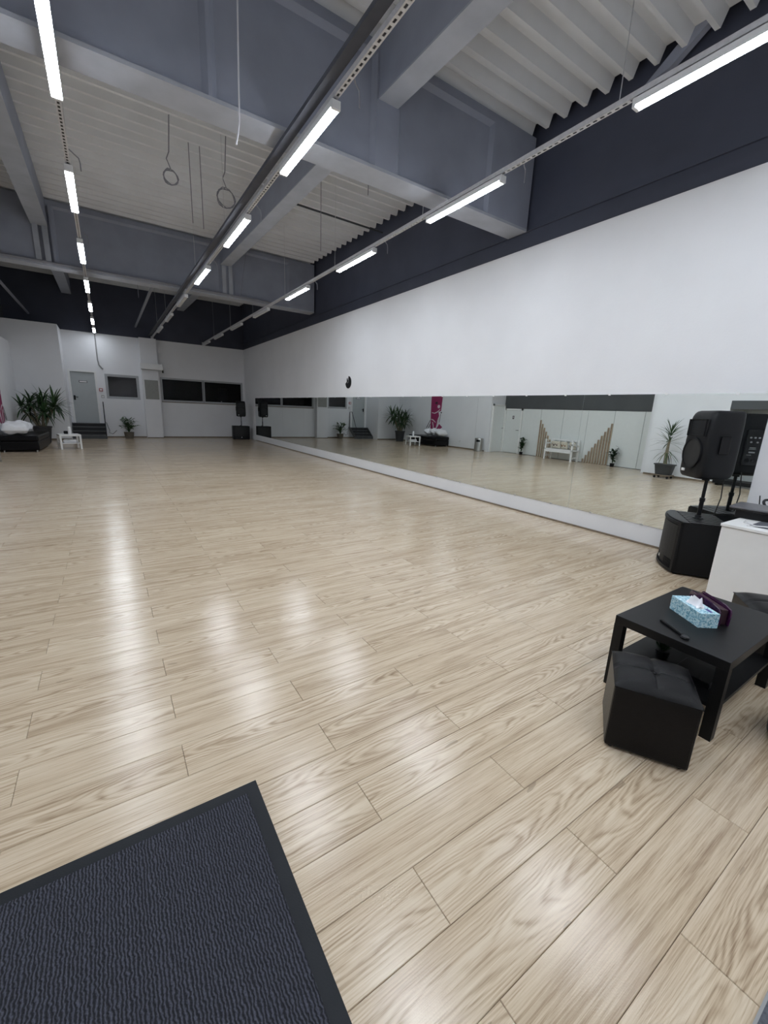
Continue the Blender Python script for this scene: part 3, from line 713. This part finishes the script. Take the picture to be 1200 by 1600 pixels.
MB().lathe([(.03,0),(.038,.05)], 14).build('pot', 'black', gp)
lf = MB().add([(-.008,0,0),(.008,0,0),(.014,.0,.04),(0,.006,.085),(-.014,0,.04)], [(0,1,2,3,4)]).build('leaf', 'leafdark', gp, (0,0,.045))
for k in range(11): put(lf, gp, mw=Matrix.Translation((0,0,.045)) @ Matrix.Rotation(k*2.4,4,'Z') @ Matrix.Rotation(.4+.06*k,4,'X'))
# white cabinet with laptop and leads
cb = thing('white_cabinet', 'white low cabinet at the right edge, beside the near subwoofer', 'cabinet', (4.30, 0, 0))
MB().cbox(0, .62, .10, 1.245, .03, .722, .002).build('body', 'white', cb)
MB().cbox(-.012, .63, .09, 1.252, .726, .75, .003).build('cabinet_top', 'white', cb)
MB().box(.03, .60, .13, 1.2, 0, .03).build('plinth', 'white', cb)
MB().box(.10, .56, .25, 1.10, .7505, .7525).build('desk_mat', 'greymat', cb)
lp = thing('laptop', 'closed grey laptop lying on a stand on the white cabinet', 'laptop', (4.86, 1.10, .752), math.radians(4))
MB().cbox(-.17, .20, -.34, .245, .085, .10, .004).build('lid', 'laptop', lp)
MB().cbox(-.168, .198, -.338, .243, .066, .085, .004).build('base', 'blackgloss', lp)
MB().box(-.14, .03, -.30, .20, 0, .008).box(-.14, -.13, -.30, .20, .008, .066).build('riser', 'black', lp)
tag(MB().tube([(4.36,1.10,.757),(4.45,1.0,.757),(4.50,.86,.757),(4.42,.74,.757),(4.44,.5,.757)], .004, 6).build('white_lead', 'cable_w'), 'thin white lead lying across the cabinet top', 'cable')
tag(MB().tube([(4.62,1.18,.757),(4.50,1.16,.757),(4.42,1.05,.757),(4.55,.92,.760),(4.60,.8,.757)], .004, 6).build('white_lead', 'cable_w'), 'white lead curling in front of the laptop', 'cable')
tag(MB().cbox(4.80, 4.85, 1.17, 1.21, .7505, .79, .006).build('white_charger', 'whiteplastic'), 'small white charger plug beside the laptop', 'charger')
tag(MB().tube([(5.0,1.36,.60),(5.06,1.40,.62),(5.10,1.36,.65),(5.05,1.30,.70),(4.98,1.24,.757),(4.9,1.22,.757)], .006, 6).tube([(5.05,1.42,.585),(5.1,1.36,.66),(5.02,1.28,.73),(4.95,1.23,.758)], .005, 6).build('black_leads', 'cable_b', smooth=True), 'tangled black leads between subwoofer lid and laptop', 'cable')
hs = thing('headset', 'black headset with a thin aerial behind the laptop', 'headset', (5.22, 1.16, .752))
MB().tube([(.06*math.cos(a), .075*math.sin(a), .07+.055*math.sin(a+.6)) for a in [k*2*PI/20 for k in range(21)]], .012, 8).build('band', 'black', hs, smooth=True)
MB().tube([(.0,.10,.05),(.0,.115,.16)], .005, 6).build('aerial', 'black', hs)
MB().box(-.09, .09, -.09, .13, 0, .02).build('base', 'black', hs)
tag(MB().box(5.0, 5.66, .1, 1.25, .0, .75).build('rear_cabinet', 'white'), 'white cabinet against the wall behind the laptop', 'cabinet')
tag(MB().tube([(4.55,1.50,.008),(4.48,1.42,.008),(4.40,1.38,.02),(4.42,1.30,.008)], .006, 6).tube([(4.52,1.44,.008),(4.46,1.36,.012),(4.38,1.33,.008)], .006, 6).build('white_lead', 'cable_w'), 'white leads on the floor between subwoofer and white cabinet', 'cable')

# mats
mt = thing('entrance_mat', 'dark blue-grey ribbed entrance mat with a black rubber border', 'mat', (.382, 1.467, 0))
mt_w, mt_l, bd = 1.25, 1.95, .048
MB().box(-mt_w+bd, -bd, -mt_l+bd, -bd, .001, .0085).build('carpet', 'ribmat', mt)
e = MB()
for (a, b, c, d) in ((-mt_w,0,-bd,0),(-mt_w,0,-mt_l,-mt_l+bd),(-bd,0,-mt_l+bd,-bd),(-mt_w,-mt_w+bd,-mt_l+bd,-bd)): e.box(a,b,c,d,.0,.005)
e.build('rubber_border', 'rubber', mt)
gm = thing('grey_mat', 'grey fabric mat cut by the bottom right corner of the photo', 'mat', (.9, -1.1, 0))
MB().box(0, 1.6, 0, 1.145, 0, .01).build('fabric', 'greymat', gm)
MB().box(0, 1.6, 1.145, 1.152, 0, .011).build('hem', 'gum', gm)

# ------------------------------------------------------------------ plants
def leaf_mesh(name, L, W, m, parent, bend=.25, n=6):
    mb = MB()
    for i in range(n+1):
        s = i/n; wv = W*(math.sin(PI*min(1, s*.85+.12)))**.8 if s < 1 else 0.0006
        y = -bend*L*s*s; z = L*s*(1-.18*bend*s)
        mb.v += [(-wv/2, y+abs(wv)*.12, z), (0, y, z), (wv/2, y+abs(wv)*.12, z)]
    for i in range(n):
        for j in range(2): k = i*3+j; mb.f.append((k, k+1, k+4, k+3))
    return mb.build(name, m, parent)
def rosette(o, cx, cy, cz, protos, n, tmin, tmax, seed, smin=.8, smax=1.1, keep=None):
    rnd = random.Random(seed)
    for k in range(n):
        az = k*2.39996+rnd.uniform(-.2,.2); tl = tmin+(tmax-tmin)*((k+.5)/n)**.8+rnd.uniform(-.1,.1)
        sc = rnd.uniform(smin, smax)
        mw = Matrix.Translation((cx,cy,cz+.06*(1-k/n))) @ Matrix.Rotation(az,4,'Z') @ Matrix.Rotation(tl,4,'X') @ Matrix.Scale(sc,4)
        p = rnd.choice(protos)
        if keep and not all(keep(mw @ v.co + o.location) for v in p.data.vertices): continue
        put(p, o, mw=mw)
# large yucca at the far left
yc = thing('yucca_plant', 'large bushy yucca in a dark pot at the far left', 'plant', (-1.92, 18.75, 0))
MB().lathe([(.20,0),(.20,.02),(.26,.50),(.285,.52),(.285,.56),(.25,.56)], 28).build('pot', 'pot', yc, smooth=True)
MB().lathe([(.25,.50),(.25,.545)], 20).build('soil', 'soil', yc)
lp1 = leaf_mesh('leaf', .60, .058, 'leaf', yc, .30); lp2 = leaf_mesh('leaf', .64, .062, 'leaf', yc, .12); lp3 = leaf_mesh('leaf', .56, .056, 'leafdark', yc, .5)
for l in (lp1, lp2, lp3): l.matrix_local = Matrix.Translation((0,0,1.2)) @ Matrix.Rotation(random.uniform(0,6),4,'Z') @ Matrix.Rotation(.4,4,'X')
heads = [(-.48,.05,1.12),(-.2,-.2,1.30),(.12,.05,1.35),(.42,-.05,1.18),(.15,-.32,1.0),(-.30,.25,.98),(.40,.25,1.30)]
for i, (x, y, z) in enumerate(heads):
    MB().tube([(x*.15,y*.15,.5),(x*.5,y*.5,.5+(z-.5)*.5),(x*.92,y*.92,z-.06),(x,y,z+.03)], [.04,.034,.03,.02], 8).build('trunk', 'trunk', yc, smooth=True)
    rosette(yc, x, y, z, [lp1,lp2,lp3], 38, .15, 2.1, 30+i, keep=lambda p: p.x > XL+.03 and p.y < 19.87 and p.z > .05)
# near-left yucca on a plant trolley (seen in the mirror)
y2 = thing('yucca_plant', 'single-stem yucca in an oblong grey pot on a wheeled trolley', 'plant', (-2.08, 5.56, .105))
mb = MB()
for (a, b, z) in ((.19,.13,0),(.235,.165,.27),(.26,.185,.275),(.26,.185,.305),(.225,.155,.305)):
    k = len(mb.v); mb.v += [(math.copysign(min(abs(math.cos(t_))*1.25,1),math.cos(t_))*a*1, math.copysign(min(abs(math.sin(t_))*1.25,1),math.sin(t_))*b, z) for t_ in [2*PI*i/24 for i in range(24)]]
for i in range(4):
    for j in range(24): mb.f.append((i*24+j, i*24+(j+1)%24, (i+1)*24+(j+1)%24, (i+1)*24+j))
mb.f.append(tuple(range(23,-1,-1))); mb.f.append(tuple(4*24+j for j in range(24)))
p_ = mb.build('pot', 'pot', y2, smooth=True); p_.rotation_euler.z = PI/2
MB().tube([(0,0,.28),(.02,.01,.55),(.0,.02,.85),(.01,.0,1.02)], [.055,.045,.035,.028], 10).build('trunk', 'trunk', y2, smooth=True)
la = leaf_mesh('leaf', .52, .034, 'leaf', y2, .35); lb = leaf_mesh('leaf', .48, .03, 'leaf', y2, .1); lc = leaf_mesh('leaf', .5, .03, 'leafdry', y2, .7)
for l in (la, lb, lc): l.matrix_local = Matrix.Translation((0,0,.95)) @ Matrix.Rotation(random.uniform(0,6),4,'Z') @ Matrix.Rotation(.9,4,'X')
kp = lambda p: p.x > XN+.02 and p.z > .02
rosette(y2, .01, 0, 1.1, [la, lb], 26, .08, 1.1, 5, keep=kp)
rosette(y2, 0, .01, .90, [la, lb], 22, .7, 1.7, 6, keep=kp)
rosette(y2, 0, .01, .62, [la, lc], 16, 1.2, 2.1, 8, .7, 1, keep=kp)
tr = thing('plant_trolley', 'low dark wheeled trolley under the oblong yucca pot', 'trolley', (-2.08, 5.56, 0))
MB().cbox(-.18, .18, -.22, .22, .075, .10, .006).build('deck', 'skirt', tr)
for x in (-.13, .13):
    for y in (-.17, .17):
        MB().tube([(x-.015,y,.03),(x+.015,y,.03)], .03, 14).box(x-.006, x+.006, y-.006, y+.006, .03, .078).build('caster', 'black', tr)
def bushy(name, lab, cat, loc, H, W, nl, potm, lm, seed, pot=(.11,.14,.22)):
    o = thing(name, lab, cat, loc); rnd = random.Random(seed)
    if pot: MB().lathe([(pot[0],0),(pot[1],pot[2]),(pot[1]*.85,pot[2])], 20).build('pot', potm, o, smooth=True)
    pz = pot[2] if pot else 0
    mb = MB().add([(0,0,0),(.035,.0,.035),(.045,-.012,.08),(0,-.03,.16),(-.045,-.012,.08),(-.035,0,.035)], [(0,1,2,3),(0,3,4,5)])
    l0 = mb.build('leaf', lm, o, (0,0,pz)); first = True
    for k in range(nl//6):
        a = rnd.uniform(0,2*PI); rr = W/2*rnd.uniform(.3,1); top = (rr*math.cos(a), rr*math.sin(a), pz+(H-pz)*rnd.uniform(.35,1))
        MB().tube([(0,0,pz-.02),(top[0]*.3,top[1]*.3,pz+(top[2]-pz)*.6),top], .006, 5).build('stem', lm, o)
        for j in range(6):
            s = .45+.55*j/5; mid = Vector((top[0]*s*s, top[1]*s*s, pz+(top[2]-pz)*s))
            put(l0, o, mw=Matrix.Translation(mid) @ Matrix.Rotation(rnd.uniform(0,2*PI),4,'Z') @ Matrix.Rotation(rnd.uniform(.5,1.8),4,'X') @ Matrix.Scale(rnd.uniform(.7,1.25),4))
    return o
bushy('potted_plant', 'small leafy plant in a woven pot below the small far window', 'plant', (.72, 20.72, 0), .88, .80, 132, 'basket', 'leaf', 3, (.15,.19,.26))
def climber(lab, y, seed):
    o = bushy('potted_plant', lab, 'plant', (XP+.22, y, 0), .76, .26, 66, 'black', 'leafdark', seed, (.06,.075,.12)); return o
climber('dark trailing plant beside the toilet door, seen in the mirror', 11.66, 11)
climber('dark trailing plant right of the rising slats, seen in the mirror', 7.72, 12)

# ------------------------------------------------------------------ left side furniture
sf = thing('daybed', 'low black daybed along the left wall', 'sofa', (-2.10, 16.5, 0), math.radians(-2))
MB().cbox(-.43, .43, -1.05, 1.05, .05, .30, .025).build('base', 'leather', sf)
MB().cbox(-.435, .435, -1.055, 1.055, .30, .46, .04).build('mattress', 'leather', sf)
for x in (-.36, .36):
    for y in (-.97, .97): MB().lathe([(.02,0),(.025,.06)], 10, (x,y,0)).build('foot', 'metal', sf)
def pillow(lab, loc, rz, L=.55, W=.34, T=.16, tilt=0.):
    N = 14; mb = MB(); rnd = random.Random(hash(lab) % 99)
    for s in (1, -1):
        for i in range(N+1):
            for j in range(N+1):
                x, y = -1+2*i/N, -1+2*j/N
                e = max(0, (1-x**4)*(1-y**4))**.5
                mb.v.append((x*L/2*(1-.06*(y*y)), y*W/2*(1-.06*x*x), s*T/2*e*(1+.16*math.sin(5*x+3*y+L*20)+.10*math.sin(9*y-4*x+L*31))))
    M_ = (N+1)**2
    for s in (0, 1):
        for i in range(N):
            for j in range(N): k = s*M_+i*(N+1)+j; mb.f.append((k,k+1,k+N+2,k+N+1))
    o = mb.build('pillow', 'pillow', None, loc, True); o.rotation_euler = (tilt, 0, rz)
    return tag(o, lab, 'pillow', 'white pillows on the daybed')
pillow('shiny white pillow at the near end of the black daybed', (-2.20, 15.66, .66), .06, .60, .40, .27, .3)
pillow('shiny white pillow second from the near end of the black daybed', (-2.23, 16.09, .67), -.05, .56, .40, .30, .3)
pillow('shiny white pillow third from the near end of the black daybed', (-2.21, 16.52, .655), .05, .60, .40, .26, .3)
st = lack('side_table', 'small white side table beside the black daybed', 'table', -1.06, 16.42, .55, .55, .45, 'white', .17, math.radians(12))
tag(MB().lathe([(.045,0),(.045,.20),(.03,.22),(.02,.23)], 16).build('white_bottle', 'whiteplastic', None, (-1.02,16.35,.45), True), 'white cylindrical bottle on the white side table', 'bottle')
tag(MB().lathe([(.05,0),(.06,.05),(.05,.09)], 16).build('dark_bowl', 'black', None, (-1.13,16.5,.45), True), 'dark bowl on the white side table', 'bowl')
tag(MB().cbox(-.17,.17,-.15,.15,0,.10,.03).build('white_towel', 'pillow', None, (-1.04,16.42,.19)), 'folded white towel on the side table shelf', 'towel')
# stainless litter bin
bn = thing('litter_bin', 'brushed steel litter bin with a black opening near the left wall corner', 'bin', (-2.40, 13.30, 0))
MB().lathe([(.19,.0),(.19,.02),(.185,.02),(.185,.56),(.178,.575),(.12,.58)], 32).build('body', 'steelbin', bn, smooth=True)
MB().lathe([(.188,0),(.188,.025)], 32).build('base_ring', 'black', bn)
a0 = -.55
MB().prism([(.19*math.cos(a), .19*math.sin(a)) for a in [a0-.45+.9*i/8 for i in range(9)]]+[(.17*math.cos(a), .17*math.sin(a)) for a in [a0+.45-.9*i/8 for i in range(9)]], .42, .51).build('opening', 'black', bn)
sk = thing('wall_socket', 'white socket low on the left wall between daybed and bin', 'socket', (XL, 14.72, .33))
MB().cbox(0, .012, -.045, .045, -.045, .045, .004).build('plate', 'whiteplastic', sk)
pl_ = MB().lathe([(.035,0),(.04,.03),(.02,.05)], 14).build('plug', 'whiteplastic', sk, smooth=True); pl_.rotation_euler = (0, PI/2, 0)
# wall decal: plain dancer silhouette
dc = thing('wall_decal', 'magenta banner print with a dancing figure on the left wall', 'decal', (XL, 16.6, 0))
def flat(name, pts, m, off):
    return MB().extr([(off, y, z) for y, z in pts], (.003,0,0)).build(name, m, dc)
def cv(a, b): return (17.06-(a-185)/210*.9-16.6, 2.385-(b-120)*.00264)
flat('banner', [cv(185,-20),cv(395,-20),cv(375,380),cv(330,400),cv(190,440)], 'magenta', .001)
flat('torso', [cv(190,420),cv(330,400),cv(345,470),cv(320,560),cv(300,740),cv(250,745),cv(200,720),cv(195,540)], 'magenta', .0012)
flat('skirt', [cv(355,620),cv(415,680),cv(345,745),cv(305,735)], 'magenta', .0012)
flat('figure_head', [(cv(330,300)[0]+.10*math.cos(a), cv(330,300)[1]+.085*math.sin(a)) for a in [2*PI*i/18 for i in range(18)]], 'paleprint', .005)
flat('figure_arm', [cv(210,408),cv(260,420),cv(310,390),cv(355,345),cv(362,352),cv(320,405),cv(265,436),cv(212,424)], 'paleprint', .005)
flat('figure_hip', [cv(205,535),cv(245,545),cv(290,590),cv(290,606),cv(240,565),cv(205,550)], 'paleprint', .005)
flat('figure_leg', [cv(225,590),cv(245,600),cv(262,680),cv(258,735),cv(245,735),cv(245,680)], 'paleprint', .005)
flat('figure_leg', [cv(345,520),cv(355,530),cv(305,735),cv(292,735),cv(315,620)], 'paleprint', .005)
flat('figure_hair', [(cv(285,235)[0]+.10*math.cos(a), cv(285,235)[1]+.06*math.sin(a)) for a in [2*PI*i/16 for i in range(16)]], 'darkprint', .005)
flat('figure_stick', [cv(185,560),cv(192,565),cv(132,715),cv(120,715)], 'darkprint', .005)
flat('figure_stick', [cv(190,630),cv(197,636),cv(170,715),cv(158,710)], 'darkprint', .005)
flat('figure_stick', [cv(372,430),cv(378,430),cv(358,600),cv(351,600)], 'darkprint', .005)
flat('figure_hand', [(cv(380,410)[0]+.045*math.cos(a), cv(380,410)[1]+.04*math.sin(a)) for a in [2*PI*i/12 for i in range(12)]], 'darkprint', .005)
# slat wall art
def slats(lab, ys, hs):
    o = thing('slat_wall_art', lab, 'wall art', (XP, ys[0], 0), 0, 'wooden slat decorations')
    for y, h in zip(ys, hs):
        s = MB().box(.001, .045, y-ys[0]-.026, y-ys[0]+.026, .0, h).build('slat', 'slat', o)
        MB().box(.001, .0455, y-ys[0]-.030, y-ys[0]-.026, .0, h).build('slat_lit_side', 'slat_lit', s)  # lit side of the slat painted as a paler strip
slats('wooden slats stepping down towards the white bench', [10.99-.105*k for k in range(7)], [1.48-.15*k for k in range(7)])
slats('wooden slats stepping up away from the white bench', [8.95-.1*k for k in range(10)], [.14+.148*k for k in range(10)])
# bench
bc = thing('white_bench', 'white wooden bench with a panelled back between the slats', 'bench', (-3.19, 9.70, 0))
MB().cbox(-.22, .24, -.60, .60, .38, .425, .004).build('seat', 'white', bc)
MB().box(.17, .235, -.58, .58, .30, .38).build('apron', 'white', bc)
for y in (-.60, .545):
    MB().box(.185, .24, y, y+.055, 0, .78).build('leg', 'white', bc); MB().box(-.23, -.175, y, y+.055, 0, .80).build('leg', 'white', bc)
    MB().box(-.23, .24, y+.005, y+.05, .60, .645).build('armrest', 'white', bc)
    MB().box(-.18, .20, y+.015, y+.04, .12, .16).build('stretcher', 'white', bc)
MB().box(-.225, -.19, -.55, .55, .74, .80).build('back_rail', 'white', bc); MB().box(-.225, -.19, -.55, .55, .50, .55).build('back_rail', 'white', bc)
for y in (-.55, -.29, -.03, .23, .48): MB().box(-.22, -.195, y, y+.07, .55, .74).build('back_post', 'white', bc)
def cush(lab, loc, rz, m, L=.36):
    N = 10; mb = MB()
    for s in (1, -1):
        for i in range(N+1):
            for j in range(N+1):
                x, y = -1+2*i/N, -1+2*j/N; e = max(0,(1-x**4)*(1-y**4))**.5
                mb.v.append((s*.06*e, x*L/2, y*.14))
    Mm = (N+1)**2
    for s in (0,1):
        for i in range(N):
            for j in range(N): k = s*Mm+i*(N+1)+j; mb.f.append((k,k+1,k+N+2,k+N+1))
    o = thing('cushion', lab, 'cushion', loc, rz, 'cushions on the white bench')
    p = mb.build('cover', 'cushion', o, smooth=True); p.rotation_euler.y = .18
    q = MB()
    for (y, z, r) in ((-.07,.0,.035),(.0,.02,.03),(.06,-.01,.04),(.1,.03,.02)): q.lathe([(r,0),(r*.7,.004)], 10, (y,z,0))
    qq = q.build('print_motif', m, o); qq.matrix_local = Matrix.Rotation(.18,4,'Y') @ Matrix.Translation((.057,0,0)) @ Matrix(((0,0,1,0),(1,0,0,0),(0,1,0,0),(0,0,0,1)))
cush('cream cushion with dark figures at the far end of the white bench', (-3.27, 10.02, .57), 0, 'darkprint', .40)
cush('cream cushion with a brown motif in the middle of the white bench', (-3.25, 9.64, .57), .1, 'brown', .30)
cush('pale cushion at the near end of the white bench', (-3.27, 9.31, .57), 0, 'gum', .26)
# black low bench in the near-left opening
ob = thing('black_shoe_bench', 'low black bench in the opening of the near left wall', 'bench', (-2.42, 3.72, 0))
MB().cbox(-.25, .25, -.70, .66, .05, .15, .01).build('seat', 'black', ob)
for y in (-.6, .55): MB().box(-.2, .2, y, y+.05, 0, .05).build('foot', 'black', ob)

# ------------------------------------------------------------------ far wall things
sp_ = thing('metal_steps', 'dark metal steps with handrail leading up to the grey far door', 'steps', (-.64, 20.38, 0))
for k in range(4):
    MB().box(-.55, .55, .0+k*.19, .22+k*.19+(.1 if k == 3 else 0), .115+k*.15, .14+k*.15).build('tread', 'stepmetal', sp_)
    MB().box(-.545, .545, .19+k*.19 if k else .004, .196+k*.19 if k else .01, .14+(k-1)*.15 if k else 0, .115+k*.15).build('riser', 'greywall', sp_)
for x in (-.57, .55):
    MB().extr([(x,-.02,0),(x,.12,0),(x,.8,.5),(x,.8,.6),(x,.6,.6),(x,-.02,.12)], (.02,0,0)).build('stringer', 'stepmetal', sp_)
MB().tube([(.56,.0,.0),(.56,.0,.62),(.56,.50,1.45),(.56,.74,1.45),(.56,.74,.55)], .017, 10).build('handrail', 'darkmetal', sp_, smooth=True)
al = thing('fire_alarm_button', 'red fire alarm button on the far wall beside the door', 'alarm', (-.10, YF, 1.93))
MB().cbox(-.065, .065, -.04, 0, -.06, .06, .006).build('housing', 'red', al); MB().box(-.04, .04, -.045, -.038, -.03, .035).build('glass_plate', 'whiteplastic', al)
sw = thing('light_switch', 'pale light switch below the red alarm button', 'switch', (-.06, YF, 1.665))
MB().cbox(-.05, .05, -.012, 0, -.055, .055, .003).build('plate', 'gum', sw); MB().box(-.035, .035, -.016, -.01, -.04, .03).build('rocker', 'whiteplastic', sw)
tag(MB().tube([(-.10,YF-.03,4.08),(-.10,YF-.025,3.1),(-.07,YF-.025,2.9),(.02,YF-.025,2.78),(.06,YF-.025,2.76)], .022, 8).build('wall_conduit', 'gum', smooth=True), 'grey cable running down the far wall from the left lamp row', 'cable')
sb = thing('shutter_box', 'white rectangular box mounted across the far column', 'box', (1.78, 20.9, 2.86))
MB().cbox(-.42, .41, -.14, 0, 0, .24, .008).build('casing', 'whiteplastic', sb); MB().box(-.40, .39, -.13, -.01, -.015, 0).build('slot', 'gum', sb)
MB().box(.40, .44, -.02, .10, -.10, .02).build('end_hook', 'black', sb)
nb_ = thing('notice_board', 'grey speckled board on the far column below the white box', 'board', (1.725, 20.9, 1.645))
MB().cbox(-.255, .255, -.02, 0, 0, .79, .004).build('board', 'notice', nb_)
tag(MB().tube([(-.04,YF-.02,.62),(.0,YF-.06,.45),(.05,YF-.05,.28),(.02,YF-.04,.2),(.15,YF-.05,.15),(.3,YF-.05,.3)], .009, 6).build('floor_lead', 'cable_b', smooth=True), 'thin dark lead hanging on the far wall beside the small plant', 'cable')
bpy.context.view_layer.update()
